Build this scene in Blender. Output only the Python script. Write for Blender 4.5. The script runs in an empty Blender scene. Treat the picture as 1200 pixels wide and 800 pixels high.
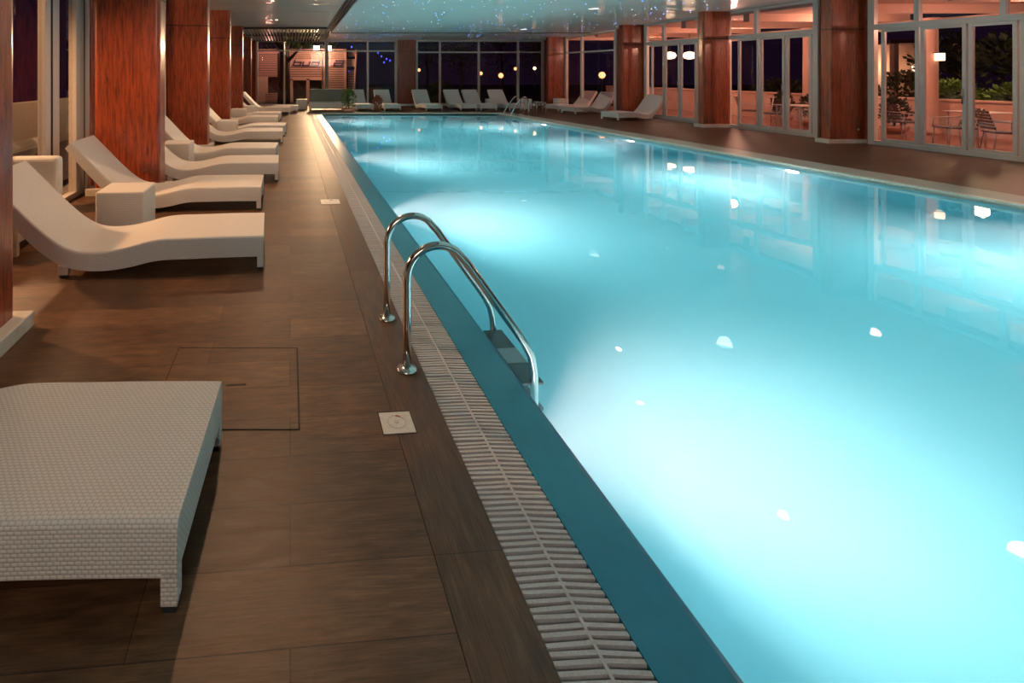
import bpy, bmesh, math, random
from mathutils import Vector, Matrix
random.seed(7)
C = bpy.context.scene.collection
H = 1.65; F = 600.0; CX = 390.0; HY = 84.0
SL = -0.0833          # left edges: X = u + SL*Y
SR = -0.146           # right edges: X = w + SR*Y
ANG = math.atan(-SL)  # pool axis, ccw from +Y
ANGR = math.atan(-SR)
def XL(u, y): return u + SL*y
def XR(w, y): return w + SR*y
CEIL = 3.47; WATER = -0.055
def ceil_z(y): return CEIL if y < 14 else CEIL - (y-14)*(0.29/11)

# ------------------------------------------------------------------ materials
def new_mat(name):
    m = bpy.data.materials.new(name); m.use_nodes = True
    nt = m.node_tree
    for n in list(nt.nodes):
        if n.type != 'OUTPUT_MATERIAL': nt.nodes.remove(n)
    out = nt.nodes['Material Output']
    b = nt.nodes.new('ShaderNodeBsdfPrincipled')
    nt.links.new(b.outputs[0], out.inputs[0])
    return m, nt, b, out
def N(nt, t, **k):
    n = nt.nodes.new(t)
    for a, v in k.items(): setattr(n, a, v)
    return n
def coords(nt, kind='Object', scale=(1,1,1), rot=(0,0,0)):
    tc = N(nt, 'ShaderNodeTexCoord'); mp = N(nt, 'ShaderNodeMapping')
    mp.inputs['Scale'].default_value = scale; mp.inputs['Rotation'].default_value = rot
    nt.links.new(tc.outputs[kind], mp.inputs['Vector']); return mp.outputs[0]
def ramp(nt, fac, stops):
    r = N(nt, 'ShaderNodeValToRGB')
    el = r.color_ramp.elements
    el[0].position, el[0].color = stops[0][0], (*stops[0][1], 1)
    el[1].position, el[1].color = stops[-1][0], (*stops[-1][1], 1)
    for p, c in stops[1:-1]:
        e = el.new(p); e.color = (*c, 1)
    nt.links.new(fac, r.inputs[0]); return r.outputs[0]
def math_(nt, op, a, b=None):
    n = N(nt, 'ShaderNodeMath', operation=op)
    for i, v in enumerate((a, b)):
        if v is None: continue
        if isinstance(v, (int, float)): n.inputs[i].default_value = v
        else: nt.links.new(v, n.inputs[i])
    return n.outputs[0]
def bump(nt, b, h, strength=.3, dist=.01):
    n = N(nt, 'ShaderNodeBump'); n.inputs['Strength'].default_value = strength; n.inputs['Distance'].default_value = dist
    nt.links.new(h, n.inputs['Height']); nt.links.new(n.outputs[0], b.inputs['Normal'])
def plain(name, col, rough=.5, metal=0., var=.12, scale=6, coat=0., spec=.5, bmp=0.0):
    m, nt, b, o = new_mat(name)
    v = coords(nt, 'Object', (scale,)*3)
    nz = N(nt, 'ShaderNodeTexNoise'); nz.inputs['Detail'].default_value = 4
    nt.links.new(v, nz.inputs['Vector'])
    c0 = tuple(max(0, c*(1-var)) for c in col); c1 = tuple(min(1, c*(1+var)) for c in col)
    nt.links.new(ramp(nt, nz.outputs[0], [(.3, c0), (.7, c1)]), b.inputs['Base Color'])
    b.inputs['Roughness'].default_value = rough; b.inputs['Metallic'].default_value = metal
    b.inputs['Coat Weight'].default_value = coat; b.inputs['Specular IOR Level'].default_value = spec
    if bmp: bump(nt, b, nz.outputs[0], bmp, .01)
    return m
def emit(name, col, s, base=(.8,.8,.8)):
    m, nt, b, o = new_mat(name)
    b.inputs['Base Color'].default_value = (*base, 1)
    b.inputs['Emission Color'].default_value = (*col, 1); b.inputs['Emission Strength'].default_value = s
    return m
M = {}
M['white_frame'] = plain('white_frame', (.62,.57,.53), .35, var=.04)
M['plinth'] = plain('plinth', (.66,.62,.56), .45, var=.08)
M['dark_gap'] = plain('dark_gap', (.012,.010,.008), .7)
M['steel'] = plain('steel', (.62,.60,.57), .12, 1.0, var=.05)
M['grate'] = plain('grate', (.50,.50,.53), .42, var=.12, scale=30)
M['gutter'] = plain('gutter', (.03,.03,.032), .6)
M['cover'] = plain('cover', (.62,.60,.56), .35, var=.1, scale=20)
M['rim'] = plain('rim', (.018,.20,.33), .28, var=.06, scale=3)
M['coping'] = plain('coping', (.40,.38,.32), .45, var=.12, scale=14)
M['plaster'] = plain('plaster', (.62,.42,.33), .8, var=.05)
M['terrace'] = plain('terrace', (.26,.14,.115), .25, var=.1)
M['black_plastic'] = plain('black_plastic', (.02,.025,.03), .4)
M['grey_plastic'] = plain('grey_plastic', (.35,.42,.46), .4)
M['dark_metal'] = plain('dark_metal', (.03,.03,.03), .4, .6)
M['bark'] = plain('bark', (.035,.025,.02), .9, bmp=.6)
M['terracotta'] = plain('terracotta', (.42,.20,.11), .7)
M['soil'] = plain('soil', (.03,.02,.012), .95)
M['ground'] = plain('ground', (.03,.025,.03), .8)
M['red_leaf'] = plain('red_leaf', (.30,.07,.04), .6, var=.4)
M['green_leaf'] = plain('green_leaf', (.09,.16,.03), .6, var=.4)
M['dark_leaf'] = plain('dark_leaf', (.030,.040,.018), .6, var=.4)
M['dark_wicker'] = plain('dark_wicker', (.10,.055,.045), .6)
M['daybed'] = plain('daybed', (.22,.23,.19), .7, var=.15, scale=25, bmp=.4)
M['sign_panel'] = plain('sign_panel', (.60,.36,.34), .6)
M['sign_ink'] = plain('sign_ink', (.05,.03,.07), .5)
M['kiosk_slat'] = plain('kiosk_slat', (.60,.36,.30), .6)
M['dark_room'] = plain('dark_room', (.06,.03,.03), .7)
M['backwall'] = plain('backwall', (.35,.25,.18), .7)
M['lamp_lens'] = emit('lamp_lens', (1,.93,.88), 30)
M['flood'] = emit('flood', (1,.78,.45), 120)
M['lantern'] = emit('lantern', (1,.66,.38), 4)
M['globe'] = emit('globe', (1,.70,.42), 4)
M['orange_globe'] = emit('orange_globe', (1,.40,.15), 3.2)
M['blue_led'] = emit('blue_led', (.05,.08,1), 2.2)
M['star_blue'] = emit('star_blue', (.10,.22,1), 12)
M['star_white'] = emit('star_white', (.75,.9,1), 5)
M['down_lens'] = emit('down_lens', (.9,.97,1), 1.6)
M['spot_lens'] = emit('spot_lens', (1,.72,.48), 16)

def wood_pillar_mat():
    m, nt, b, o = new_mat('mahogany')
    v = coords(nt, 'Object', (6, 6, .5))
    n1 = N(nt, 'ShaderNodeTexNoise'); n1.inputs['Detail'].default_value = 7; n1.inputs['Roughness'].default_value = .62; n1.inputs['Distortion'].default_value = .5
    nt.links.new(v, n1.inputs['Vector'])
    v2 = coords(nt, 'Object', (60, 60, 1.5)); n2 = N(nt, 'ShaderNodeTexNoise'); n2.inputs['Detail'].default_value = 3
    nt.links.new(v2, n2.inputs['Vector'])
    s = math_(nt, 'ADD', math_(nt, 'MULTIPLY', n1.outputs[0], .84), math_(nt, 'MULTIPLY', n2.outputs[0], .16))
    col = ramp(nt, s, [(.33, (.08,.012,.005)), (.48, (.25,.043,.014)), (.60, (.38,.070,.021)), (.74, (.20,.034,.012))])
    # knots
    v3 = coords(nt, 'Object', (5, 5, 1.8)); vo = N(nt, 'ShaderNodeTexVoronoi'); nt.links.new(v3, vo.inputs['Vector'])
    k = ramp(nt, vo.outputs['Distance'], [(.05, (.25,.18,.15)), (.16, (1,1,1))])
    mx = N(nt, 'ShaderNodeMix', data_type='RGBA', blend_type='MULTIPLY'); mx.inputs[0].default_value = 1
    nt.links.new(col, mx.inputs[6]); nt.links.new(k, mx.inputs[7])
    nt.links.new(mx.outputs[2], b.inputs['Base Color'])
    b.inputs['Roughness'].default_value = .36; b.inputs['Coat Weight'].default_value = .5; b.inputs['Coat Roughness'].default_value = .16
    return m
M['mahogany'] = wood_pillar_mat()

def deck_mat(name, along, ang, c=1.0):
    """wood-look deck boards; along=True: boards run along the pool"""
    m, nt, b, o = new_mat(name)
    rz = -ang + (math.pi/2 if along else 0)
    v = coords(nt, 'Object', (1,1,1), (0,0,rz))
    br = N(nt, 'ShaderNodeTexBrick'); br.offset = .37; br.offset_frequency = 2
    br.inputs['Scale'].default_value = 1; br.inputs['Brick Width'].default_value = 1.25; br.inputs['Row Height'].default_value = .245
    br.inputs['Mortar Size'].default_value = .0022; br.inputs['Mortar Smooth'].default_value = .1; br.inputs['Bias'].default_value = 0
    br.inputs['Color1'].default_value = (0,0,0,1); br.inputs['Color2'].default_value = (1,1,1,1); br.inputs['Mortar'].default_value = (.5,.5,.5,1)
    nt.links.new(v, br.inputs['Vector'])
    tone = ramp(nt, br.outputs['Color'], [(0, (.092,.044,.021)), (.5, (.122,.062,.030)), (1, (.158,.082,.040))])
    mp = N(nt, 'ShaderNodeMapping'); mp.inputs['Scale'].default_value = (1.6, 26, 1); nt.links.new(v, mp.inputs['Vector'])
    nz = N(nt, 'ShaderNodeTexNoise'); nz.inputs['Detail'].default_value = 8; nz.inputs['Roughness'].default_value = .65
    nt.links.new(mp.outputs[0], nz.inputs['Vector'])
    mp2 = N(nt, 'ShaderNodeMapping'); mp2.inputs['Scale'].default_value = (1.1, 5, 1); nt.links.new(v, mp2.inputs['Vector'])
    nz2 = N(nt, 'ShaderNodeTexNoise'); nz2.inputs['Detail'].default_value = 4; nt.links.new(mp2.outputs[0], nz2.inputs['Vector'])
    g = ramp(nt, nz.outputs[0], [(.3, (.5,.48,.46)), (.7, (1.35,1.32,1.3))])
    g2 = ramp(nt, nz2.outputs[0], [(.3, (.55,.53,.5)), (.7, (1.3,1.3,1.3))])
    def mul(a, bb):
        mx = N(nt, 'ShaderNodeMix', data_type='RGBA', blend_type='MULTIPLY'); mx.inputs[0].default_value = 1
        nt.links.new(a, mx.inputs[6]); nt.links.new(bb, mx.inputs[7]); return mx.outputs[2]
    col = mul(mul(tone, g), g2)
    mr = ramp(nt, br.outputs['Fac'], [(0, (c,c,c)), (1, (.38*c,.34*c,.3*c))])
    nt.links.new(mul(col, mr), b.inputs['Base Color'])
    rr = math_(nt, 'ADD', math_(nt, 'MULTIPLY', nz2.outputs[0], .25), .30)
    nt.links.new(rr, b.inputs['Roughness'])
    hh = math_(nt, 'SUBTRACT', math_(nt, 'MULTIPLY', nz.outputs[0], .35), br.outputs['Fac'])
    bump(nt, b, hh, .45, .004)
    return m
M['deck_across'] = deck_mat('deck_across', False, ANG)
M['deck_along'] = deck_mat('deck_along', True, ANG, .92)
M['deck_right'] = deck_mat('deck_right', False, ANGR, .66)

def weave_mat():
    m, nt, b, o = new_mat('white_weave')
    v = coords(nt, 'UV'); sp = N(nt, 'ShaderNodeSeparateXYZ'); nt.links.new(v, sp.inputs[0])
    p, q = .022, .0135
    row = math_(nt, 'FLOOR', math_(nt, 'DIVIDE', sp.outputs[1], q))
    off = math_(nt, 'MULTIPLY', math_(nt, 'MODULO', row, 2.0), .5)
    a = math_(nt, 'ABSOLUTE', math_(nt, 'SINE', math_(nt, 'MULTIPLY', math_(nt, 'ADD', math_(nt, 'DIVIDE', sp.outputs[0], p), off), math.pi)))
    c = math_(nt, 'ABSOLUTE', math_(nt, 'SINE', math_(nt, 'MULTIPLY', sp.outputs[1], math.pi/q)))
    h = math_(nt, 'POWER', math_(nt, 'MULTIPLY', a, c), .5)
    nt.links.new(ramp(nt, h, [(.02, (.46,.43,.40)), (.4, (.76,.73,.69)), (1, (.84,.81,.77))]), b.inputs['Base Color'])
    b.inputs['Roughness'].default_value = .45
    bump(nt, b, h, .8, .0035)
    return m
M['weave'] = weave_mat()

def ceiling_mat(name, col, rough, wave):
    m, nt, b, o = new_mat(name)
    b.inputs['Base Color'].default_value = (*col, 1); b.inputs['Roughness'].default_value = rough
    b.inputs['Specular IOR Level'].default_value = .5
    b.inputs['Coat Weight'].default_value = .45; b.inputs['Coat Roughness'].default_value = .05; b.inputs['Coat IOR'].default_value = 1.45
    v = coords(nt, 'Object', (.25, .5, 1)); nz = N(nt, 'ShaderNodeTexNoise'); nz.inputs['Detail'].default_value = 3
    nt.links.new(v, nz.inputs['Vector']); bump(nt, b, nz.outputs[0], wave, .05)
    nt.links.new(b.inputs['Normal'].links[0].from_socket, b.inputs['Coat Normal'])
    return m
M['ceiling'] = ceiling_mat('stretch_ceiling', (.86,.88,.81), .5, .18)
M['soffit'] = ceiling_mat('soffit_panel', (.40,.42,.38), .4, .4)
M['slat_light'] = plain('slat_light', (.42,.36,.28), .4)
M['slat_dark'] = plain('slat_dark', (.03,.022,.02), .5)

def glass_mat():
    m, nt, b, o = new_mat('window_glass'); nt.nodes.remove(b)
    t = N(nt, 'ShaderNodeBsdfTransparent'); t.inputs[0].default_value = (.86,.84,.86,1)
    g = N(nt, 'ShaderNodeBsdfGlossy'); g.inputs['Roughness'].default_value = .01
    fr = N(nt, 'ShaderNodeFresnel'); ge = N(nt, 'ShaderNodeNewGeometry')
    nt.links.new(math_(nt, 'SUBTRACT', 1.42, math_(nt, 'MULTIPLY', ge.outputs['Backfacing'], 1.42-1/1.42)), fr.inputs[0])   # same reflectance on both faces of the pane
    mx = N(nt, 'ShaderNodeMixShader'); nt.links.new(fr.outputs[0], mx.inputs[0])
    nt.links.new(t.outputs[0], mx.inputs[1]); nt.links.new(g.outputs[0], mx.inputs[2]); nt.links.new(mx.outputs[0], o.inputs[0])
    return m
M['glass'] = glass_mat()
def tile_mat():
    m, nt, b, o = new_mat('pool_tile')
    v = coords(nt, 'Object', (1,1,1))
    nz = N(nt, 'ShaderNodeTexNoise'); nz.inputs['Scale'].default_value = 1.2; nt.links.new(v, nz.inputs['Vector'])
    nt.links.new(ramp(nt, nz.outputs[0], [(.3, (.38,.72,.83)), (.7, (.46,.78,.87))]), b.inputs['Base Color'])
    b.inputs['Roughness'].default_value = .4
    return m
M['tile'] = tile_mat()
def water_mat():
    m, nt, b, o = new_mat('pool_water'); nt.nodes.remove(b)
    g = N(nt, 'ShaderNodeBsdfGlass'); g.inputs['IOR'].default_value = 1.33; g.inputs['Roughness'].default_value = 0.0
    v = coords(nt, 'Object', (.7,.7,1)); nz = N(nt, 'ShaderNodeTexNoise'); nz.inputs['Detail'].default_value = 3; nz.inputs['Scale'].default_value = 1.5
    nt.links.new(v, nz.inputs['Vector'])
    bp = N(nt, 'ShaderNodeBump'); bp.inputs['Strength'].default_value = .12; bp.inputs['Distance'].default_value = .02
    nt.links.new(nz.outputs[0], bp.inputs['Height']); nt.links.new(bp.outputs[0], g.inputs['Normal'])
    nt.links.new(g.outputs[0], o.inputs['Surface'])
    s = N(nt, 'ShaderNodeVolumeScatter'); s.inputs['Color'].default_value = (.72,.93,1,1); s.inputs['Density'].default_value = .40; s.inputs['Anisotropy'].default_value = .2
    a = N(nt, 'ShaderNodeVolumeAbsorption'); a.inputs['Color'].default_value = (.0,.84,.95,1); a.inputs['Density'].default_value = .40
    ad = N(nt, 'ShaderNodeAddShader'); nt.links.new(s.outputs[0], ad.inputs[0]); nt.links.new(a.outputs[0], ad.inputs[1])
    nt.links.new(ad.outputs[0], o.inputs['Volume'])
    return m
M['water'] = water_mat()

# ------------------------------------------------------------------ mesh tools
class MB:
    def __init__(s): s.bm = bmesh.new()
    def quad(s, pts):
        return s.bm.faces.new([s.bm.verts.new(p) for p in pts])
    def prism(s, base, z0, z1):      # base: list of xy (ccw); z scalars or per-vertex lists
        n = len(base); z0 = [z0]*n if isinstance(z0,(int,float)) else z0; z1 = [z1]*n if isinstance(z1,(int,float)) else z1
        a = [s.bm.verts.new((p[0],p[1],z)) for p,z in zip(base,z0)]; b = [s.bm.verts.new((p[0],p[1],z)) for p,z in zip(base,z1)]
        s.bm.faces.new(a[::-1]); s.bm.faces.new(b)
        for i in range(n): s.bm.faces.new((a[i], a[(i+1)%n], b[(i+1)%n], b[i]))
    def box(s, x0, x1, y0, y1, z0, z1):
        s.prism([(x0,y0),(x1,y0),(x1,y1),(x0,y1)], z0, z1)
    def tube(s, pts, r, n=12, caps=True):
        pts = [Vector(p) for p in pts]; rs = r if isinstance(r,(list,tuple)) else [r]*len(pts)
        rings = []; up = None
        for i, p in enumerate(pts):
            d = (pts[min(i+1,len(pts)-1)] - pts[max(i-1,0)]).normalized()
            if up is None: up = d.orthogonal().normalized()
            up = (up - d*up.dot(d)).normalized(); sd = d.cross(up)
            rings.append([s.bm.verts.new(p + (up*math.cos(2*math.pi*k/n) + sd*math.sin(2*math.pi*k/n))*rs[i]) for k in range(n)])
        for a, b in zip(rings, rings[1:]):
            for k in range(n):
                f = s.bm.faces.new((a[k], a[(k+1)%n], b[(k+1)%n], b[k])); f.smooth = True
        if caps: s.bm.faces.new(rings[0][::-1]); s.bm.faces.new(rings[-1])
    def lathe(s, prof, c=(0,0), n=24, smooth=True):
        rings = [[s.bm.verts.new((c[0]+r*math.cos(2*math.pi*k/n), c[1]+r*math.sin(2*math.pi*k/n), z)) for k in range(n)] for r, z in prof]
        for a, b in zip(rings, rings[1:]):
            for k in range(n):
                f = s.bm.faces.new((a[k], a[(k+1)%n], b[(k+1)%n], b[k])); f.smooth = smooth
        s.bm.faces.new(rings[0][::-1]); s.bm.faces.new(rings[-1])
    def build(s, name, mat, parent=None, bevel=0, loc=(0,0,0), rz=0, recalc=True):
        if recalc: bmesh.ops.recalc_face_normals(s.bm, faces=s.bm.faces)
        me = bpy.data.meshes.new(name); s.bm.to_mesh(me); s.bm.free()
        o = bpy.data.objects.new(name, me); C.objects.link(o); me.materials.append(M[mat] if isinstance(mat, str) else mat)
        o.parent = parent; o.location = loc; o.rotation_euler = (0,0,rz)
        if bevel:
            bv = o.modifiers.new('bevel', 'BEVEL'); bv.width = bevel; bv.segments = 3; bv.limit_method = 'ANGLE'
        return o
def tag(o, label, cat, group=None, kind=None):
    o['label'] = label; o['category'] = cat
    if group: o['group'] = group
    if kind: o['kind'] = kind
    return o
def empty(name, loc=(0,0,0), rz=0):
    o = bpy.data.objects.new(name, None); C.objects.link(o); o.empty_display_size = .1
    o.location = loc; o.rotation_euler = (0,0,rz); return o
def struct(o): o['kind'] = 'structure'; return o
def copy_tree(o, parent=None):
    c = o.copy(); C.objects.link(c); c.parent = parent
    for ch in [x for x in list(C.objects) if x.parent == o]: copy_tree(ch, c)
    return c
def catmull(P, n=6):
    out = []
    for i in range(len(P)-1):
        p0 = P[max(i-1,0)]; p1 = P[i]; p2 = P[i+1]; p3 = P[min(i+2,len(P)-1)]
        for k in range(n):
            t = k/n
            out.append(tuple(.5*((2*b)+(-a+c)*t+(2*a-5*b+4*c-d)*t*t+(-a+3*b-3*c+d)*t**3) for a,b,c,d in zip(p0,p1,p2,p3)))
    out.append(tuple(P[-1])); return out
def px(x, y, z=0.0):
    Y = F*(H-z)/(y-HY); return ((x-CX)*Y/F, Y)

# ------------------------------------------------------------------ setting
YN, YF = -3.0, 25.0
uA, uB, uC = .733, 1.0, 1.234
wI, wO, wW = 9.42, 10.14, 14.0
uW = -2.86
PF, PFO = 20.2, 20.75     # pool far edge, coping outer
def PLn(u, y): return (XL(u,y), y)
def PRn(w, y): return (XR(w,y), y)
# left deck (boards across), border boards along the grate, far deck, right deck
mb = MB(); mb.prism([PLn(uW-.4,YN), PLn(.49,YN), PLn(.49,PFO), PLn(uW-.4,PFO)], -.25, 0)
mb.prism([PLn(uW-.4,PFO), (XR(wO,PFO),PFO), (XR(wW+.2,PFO),PFO), PRn(wW+.2,YF+.3), PLn(uW-.4,YF+.3)], -.25, 0)
struct(mb.build('floor', 'deck_across'))
mb = MB(); mb.prism([PLn(.492,YN), PLn(uA,YN), PLn(uA,PFO-.001), PLn(.492,PFO-.001)], -.25, .0)
struct(mb.build('trim_1', 'deck_along'))
mb = MB(); mb.prism([PRn(wO,YN), PRn(wW+.2,YN), PRn(wW+.2,PFO-.002), PRn(wO,PFO-.002)], -.25, 0)
struct(mb.build('floor_right', 'deck_right'))
# gutter channel
mb = MB(); mb.prism([PLn(uA,YN), PLn(uB,YN), PLn(uB,PFO-.01), PLn(uA,PFO-.01)], -.25, -.07)
struct(mb.build('trim_2', 'gutter'))
# left rim
mb = MB(); mb.prism([PLn(uB,YN), PLn(uC-.02,YN), PLn(uC-.02,PF), PLn(uB,PF)], -.3, [-.004,-.004,-.004,-.004])
mb.prism([PLn(uC-.02,YN), PLn(uC,YN), PLn(uC,PF), PLn(uC-.02,PF)], -.3, [-.004,-.012,-.012,-.004])
mb.prism([PLn(uB,PF), PLn(uC,PF), PLn(uC,PFO-.01), PLn(uB,PFO-.01)], -.3, -.004)
struct(mb.build('trim_3', 'rim'))
# right and far coping
mb = MB(); mb.prism([PRn(wI+.10,YN), PRn(wO-.003,YN), PRn(wO-.003,PFO-.005), PRn(wI+.10,PF+.1)], -.3, .004)
struct(mb.build('trim_4', 'coping'))
mb = MB(); mb.prism([PRn(wI,YN), PRn(wI+.10,YN), PRn(wI+.10,PF+.1), PRn(wI,PF)], -.3, .010)
mb.prism([PLn(uC,PF), (XR(wI,PF),PF), (XR(wI+.1,PF+.1),PF+.1), PLn(uC,PF+.1)], -.3, .010)
struct(mb.build('trim_5', plain('rim_edge', (.62,.60,.50), .35)))
mb = MB(); mb.prism([PLn(uC,PF+.1), (XR(wI+.1,PF+.1),PF+.1), (XR(wO-.01,PFO-.01),PFO-.01), PLn(uC,PFO-.01)], -.3, .004)
struct(mb.build('trim_6', 'coping'))
# basin
D = 1.35
c = [PLn(uC,YN), PRn(wI,YN), PRn(wI,PF), PLn(uC,PF)]
mb = MB(); mb.quad([(p[0],p[1],-D) for p in c])
for i in range(4):
    a, b = c[i], c[(i+1)%4]
    mb.quad([(a[0],a[1],-D), (a[0],a[1],-.3), (b[0],b[1],-.3), (b[0],b[1],-D)])
    mb.quad([(a[0],a[1],-.3), (a[0],a[1],-.02), (b[0],b[1],-.02), (b[0],b[1],-.3)])
struct(mb.build('pool_basin', 'tile', recalc=False))
e = .012
cw = [PLn(uC-e,YN-e), PRn(wI+e,YN-e), PRn(wI+e,PF+e), PLn(uC-e,PF+e)]
mb = MB(); mb.prism(cw, -D-e, WATER)
tag(mb.build('pool_water', 'water'), 'glowing turquoise water filling the long pool', 'water', kind='stuff')

# overflow grate
gr = empty('overflow_grate', (XL((uA+uB)/2, 1.4), 1.4, 0), 0)
tag(gr, 'pale grey slatted overflow grate running along the left pool edge', 'grate')
def gl(x, y): return (x-gr.location.x, y-gr.location.y)
mb = MB(); um = (uA+uB)/2+.012
y = .6
while y < PFO-.05:
    j1, j2 = random.uniform(-.003,.003), random.uniform(-.003,.003); jm = .004+random.uniform(-.001,.001)
    w = .0125
    for (ua, ub, ja, jb, jz) in ((uA+.004, um-.002, j1-.004, jm, random.uniform(-.002,.001)), (um+.002, uB-.004, jm, j2, random.uniform(-.002,.001))):
        sk = .045     # slats lie slightly askew to the edge
        P = [PLn(ua, y+ja+0), PLn(ub, y+jb), PLn(ub, y+jb+w), PLn(ua, y+ja+w)]
        P = [gl(p[0], p[1]) for p in P]
        mb.prism(P, -.028, -.003+jz)
    y += .0243
mb.build('slats', 'grate', gr)
mb = MB(); P = [PLn(um-.005,YN), PLn(um+.005,YN), PLn(um+.005,PFO-.05), PLn(um-.005,PFO-.05)]
mb.prism([gl(*p) for p in P], -.03, -.002); mb.build('spine', 'grate', gr)
mb = MB()
for k in range(38):
    yy = .8+k*.52; 
    P = [PLn(uA+.002,yy), PLn(uA+.012,yy), PLn(uA+.012,yy+.5), PLn(uA+.002,yy+.5)]; mb.prism([gl(*p) for p in P], -.045, -.028)
    P = [PLn(uB-.012,yy), PLn(uB-.002,yy), PLn(uB-.002,yy+.5), PLn(uB-.012,yy+.5)]; mb.prism([gl(*p) for p in P], -.045, -.028)
mb.build('support_ledge', 'gutter', gr)

# hatch and skimmer covers
hx0, hy0 = px(209,408)[0], 3.05; 
ht = empty('floor_hatch', (0,0,0)); tag(ht, 'square access hatch cut into the deck boards beside the foremost lounger', 'hatch')
ya, yb = 2.36, 3.055
A1, A2, A3, A4 = (-.62,ya), (-.155,ya), (-.215,yb), (-.92,yb)
Q = [(-.86,ya), (-.155,ya), (-.213,yb), (-.918,yb)]
mb = MB(); mb.prism(Q, .0004, .0022); mb.build('hatch_panel', 'deck_across', ht)
mb = MB()
def strip(mb, p, q, w, z0=.0004, z1=.0032):
    p, q = Vector(p), Vector(q); d = (q-p).normalized(); n = Vector((-d.y, d.x))*w/2
    mb.prism([tuple(p-n), tuple(q-n), tuple(q+n), tuple(p+n)], z0, z1)
for i, w in ((0,.004),(1,.008),(2,.006),(3,.004)): strip(mb, Q[i], Q[(i+1)%4], w)
mb.build('seam', 'dark_gap', ht)
mb = MB(); strip(mb, (-.56, 2.69), (-.458, 2.70), .014); mb.build('finger_slot', 'dark_gap', ht)
def skimmer(x, y, s, lab):
    t = empty('drain_cover', (x, y, 0), ANG); tag(t, lab, 'drain cover')
    m_ = MB(); h = s/2
    m_.box(-h-.004,h+.004,-h-.004,h+.004, .0004,.0012); m_.build('recess', 'dark_gap', t)
    m_ = MB(); m_.box(-h,h,-h,h-.006, .001,.004); m_.build('plate', 'cover', t, .001)
    m_ = MB(); 
    n = 28; ro, ri = s*.30, s*.265
    for k in range(n):
        a0, a1 = 2*math.pi*k/n, 2*math.pi*(k+1)/n
        m_.prism([(ri*math.cos(a0),ri*math.sin(a0)),(ro*math.cos(a0),ro*math.sin(a0)),(ro*math.cos(a1),ro*math.sin(a1)),(ri*math.cos(a1),ri*math.sin(a1))], .004,.0052)
    m_.build('lid_ring', 'grate', t)
    m_ = MB(); m_.lathe([(s*.07,.004),(s*.07,.0055)], n=16); m_.build('lid_knob', 'grate', t)
    m_ = MB(); m_.tube([(s*.02, s*.28, .006),(s*.14, s*.21, .006)], .003, 6); m_.build('tab', 'terracotta', t)
x, y = px(465, 495); skimmer(x, y, .15, 'square white drain cover set in the deck near the ladder')
x, y = px(387, 236.5); skimmer(x, y, .24, 'small pale drain cover in the deck far beyond the ladder')

# walls and ceiling
mb = MB()
def wall_box(mb, p, q, t, z0, z1):
    p, q = Vector(p), Vector(q); d = (q-p).normalized(); n = Vector((-d.y, d.x))*t
    z = [z1]*4 if isinstance(z1,(int,float)) else [z1[0],z1[1],z1[1],z1[0]]
    mb.prism([tuple(p), tuple(q), tuple(q+n), tuple(p+n)], z0, z)
ov = .15
cu = 1.73
mb.prism([PLn(cu,YN-.3), (XR(wW+.15,YN-.3),YN-.3), (XR(wW+.15,14),14), PLn(cu,14)], CEIL, CEIL+.12)
mb.prism([PLn(cu,14), (XR(wW+.15,14),14), (XR(wW+.15,YF+.2),YF+.2), PLn(cu,YF+.2)], [CEIL,CEIL,ceil_z(YF+.2),ceil_z(YF+.2)], [CEIL+.12]*2+[ceil_z(YF+.2)+.12]*2)
struct(mb.build('ceiling', 'ceiling'))
# seam across the ceiling at the end of the pool
mb = MB(); 
yy = 21.4; mb.prism([PLn(cu,yy), (XR(wW-.1,yy),yy), (XR(wW-.1,yy+.05),yy+.05), PLn(cu,yy+.05)], ceil_z(yy)-.02, ceil_z(yy)+.01)
struct(mb.build('trim_7', 'slat_dark'))
# soffit over the left deck: glossy bays between dark seams, slatted last bay
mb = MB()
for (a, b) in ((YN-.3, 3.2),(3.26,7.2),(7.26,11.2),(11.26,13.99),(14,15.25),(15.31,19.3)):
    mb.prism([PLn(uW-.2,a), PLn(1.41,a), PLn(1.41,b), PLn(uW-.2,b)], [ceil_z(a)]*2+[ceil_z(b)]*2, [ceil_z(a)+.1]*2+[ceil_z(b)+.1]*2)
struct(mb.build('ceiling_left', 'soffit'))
mb = MB(); mb.prism([PLn(uW-.2,YN-.3), PLn(cu,YN-.3), PLn(cu,YF+.2), PLn(uW-.2,YF+.2)], CEIL+.13, CEIL+.2)
struct(mb.build('ceiling_slab', 'dark_gap'))
mb = MB()
for k in range(4):
    u0 = 1.425+k*.08
    for (a, b) in ((YN-.3, 14), (14, YF)):
        mb.prism([PLn(u0,a), PLn(u0+.045,a), PLn(u0+.045,b), PLn(u0,b)], [ceil_z(a)-.01]*2+[ceil_z(b)-.01]*2, [CEIL+.12]*4)
struct(mb.build('trim_8', plain('soffit_rail', (.09,.05,.045), .35)))
sg = empty('ceiling_grille', (XL(-.8,22.3), 22.3, 3.3)); tag(sg, 'grille of pale ceiling slats above the far end of left deck', 'ceiling grille')
mb = MB(); u = uW+.1
while u < 1.38:
    P = [PLn(u,19.45), PLn(u+.055,19.45), PLn(u+.055,YF-.1), PLn(u,YF-.1)]
    P = [(p[0]-sg.location.x, p[1]-sg.location.y) for p in P]
    mb.prism(P, [ceil_z(19.5)-3.34]*2+[ceil_z(YF)-3.34]*2, [ceil_z(19.5)-3.3+.05]*2+[ceil_z(YF)-3.3+.05]*2); u += .135
mb.build('slats', 'slat_light', sg)
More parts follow.
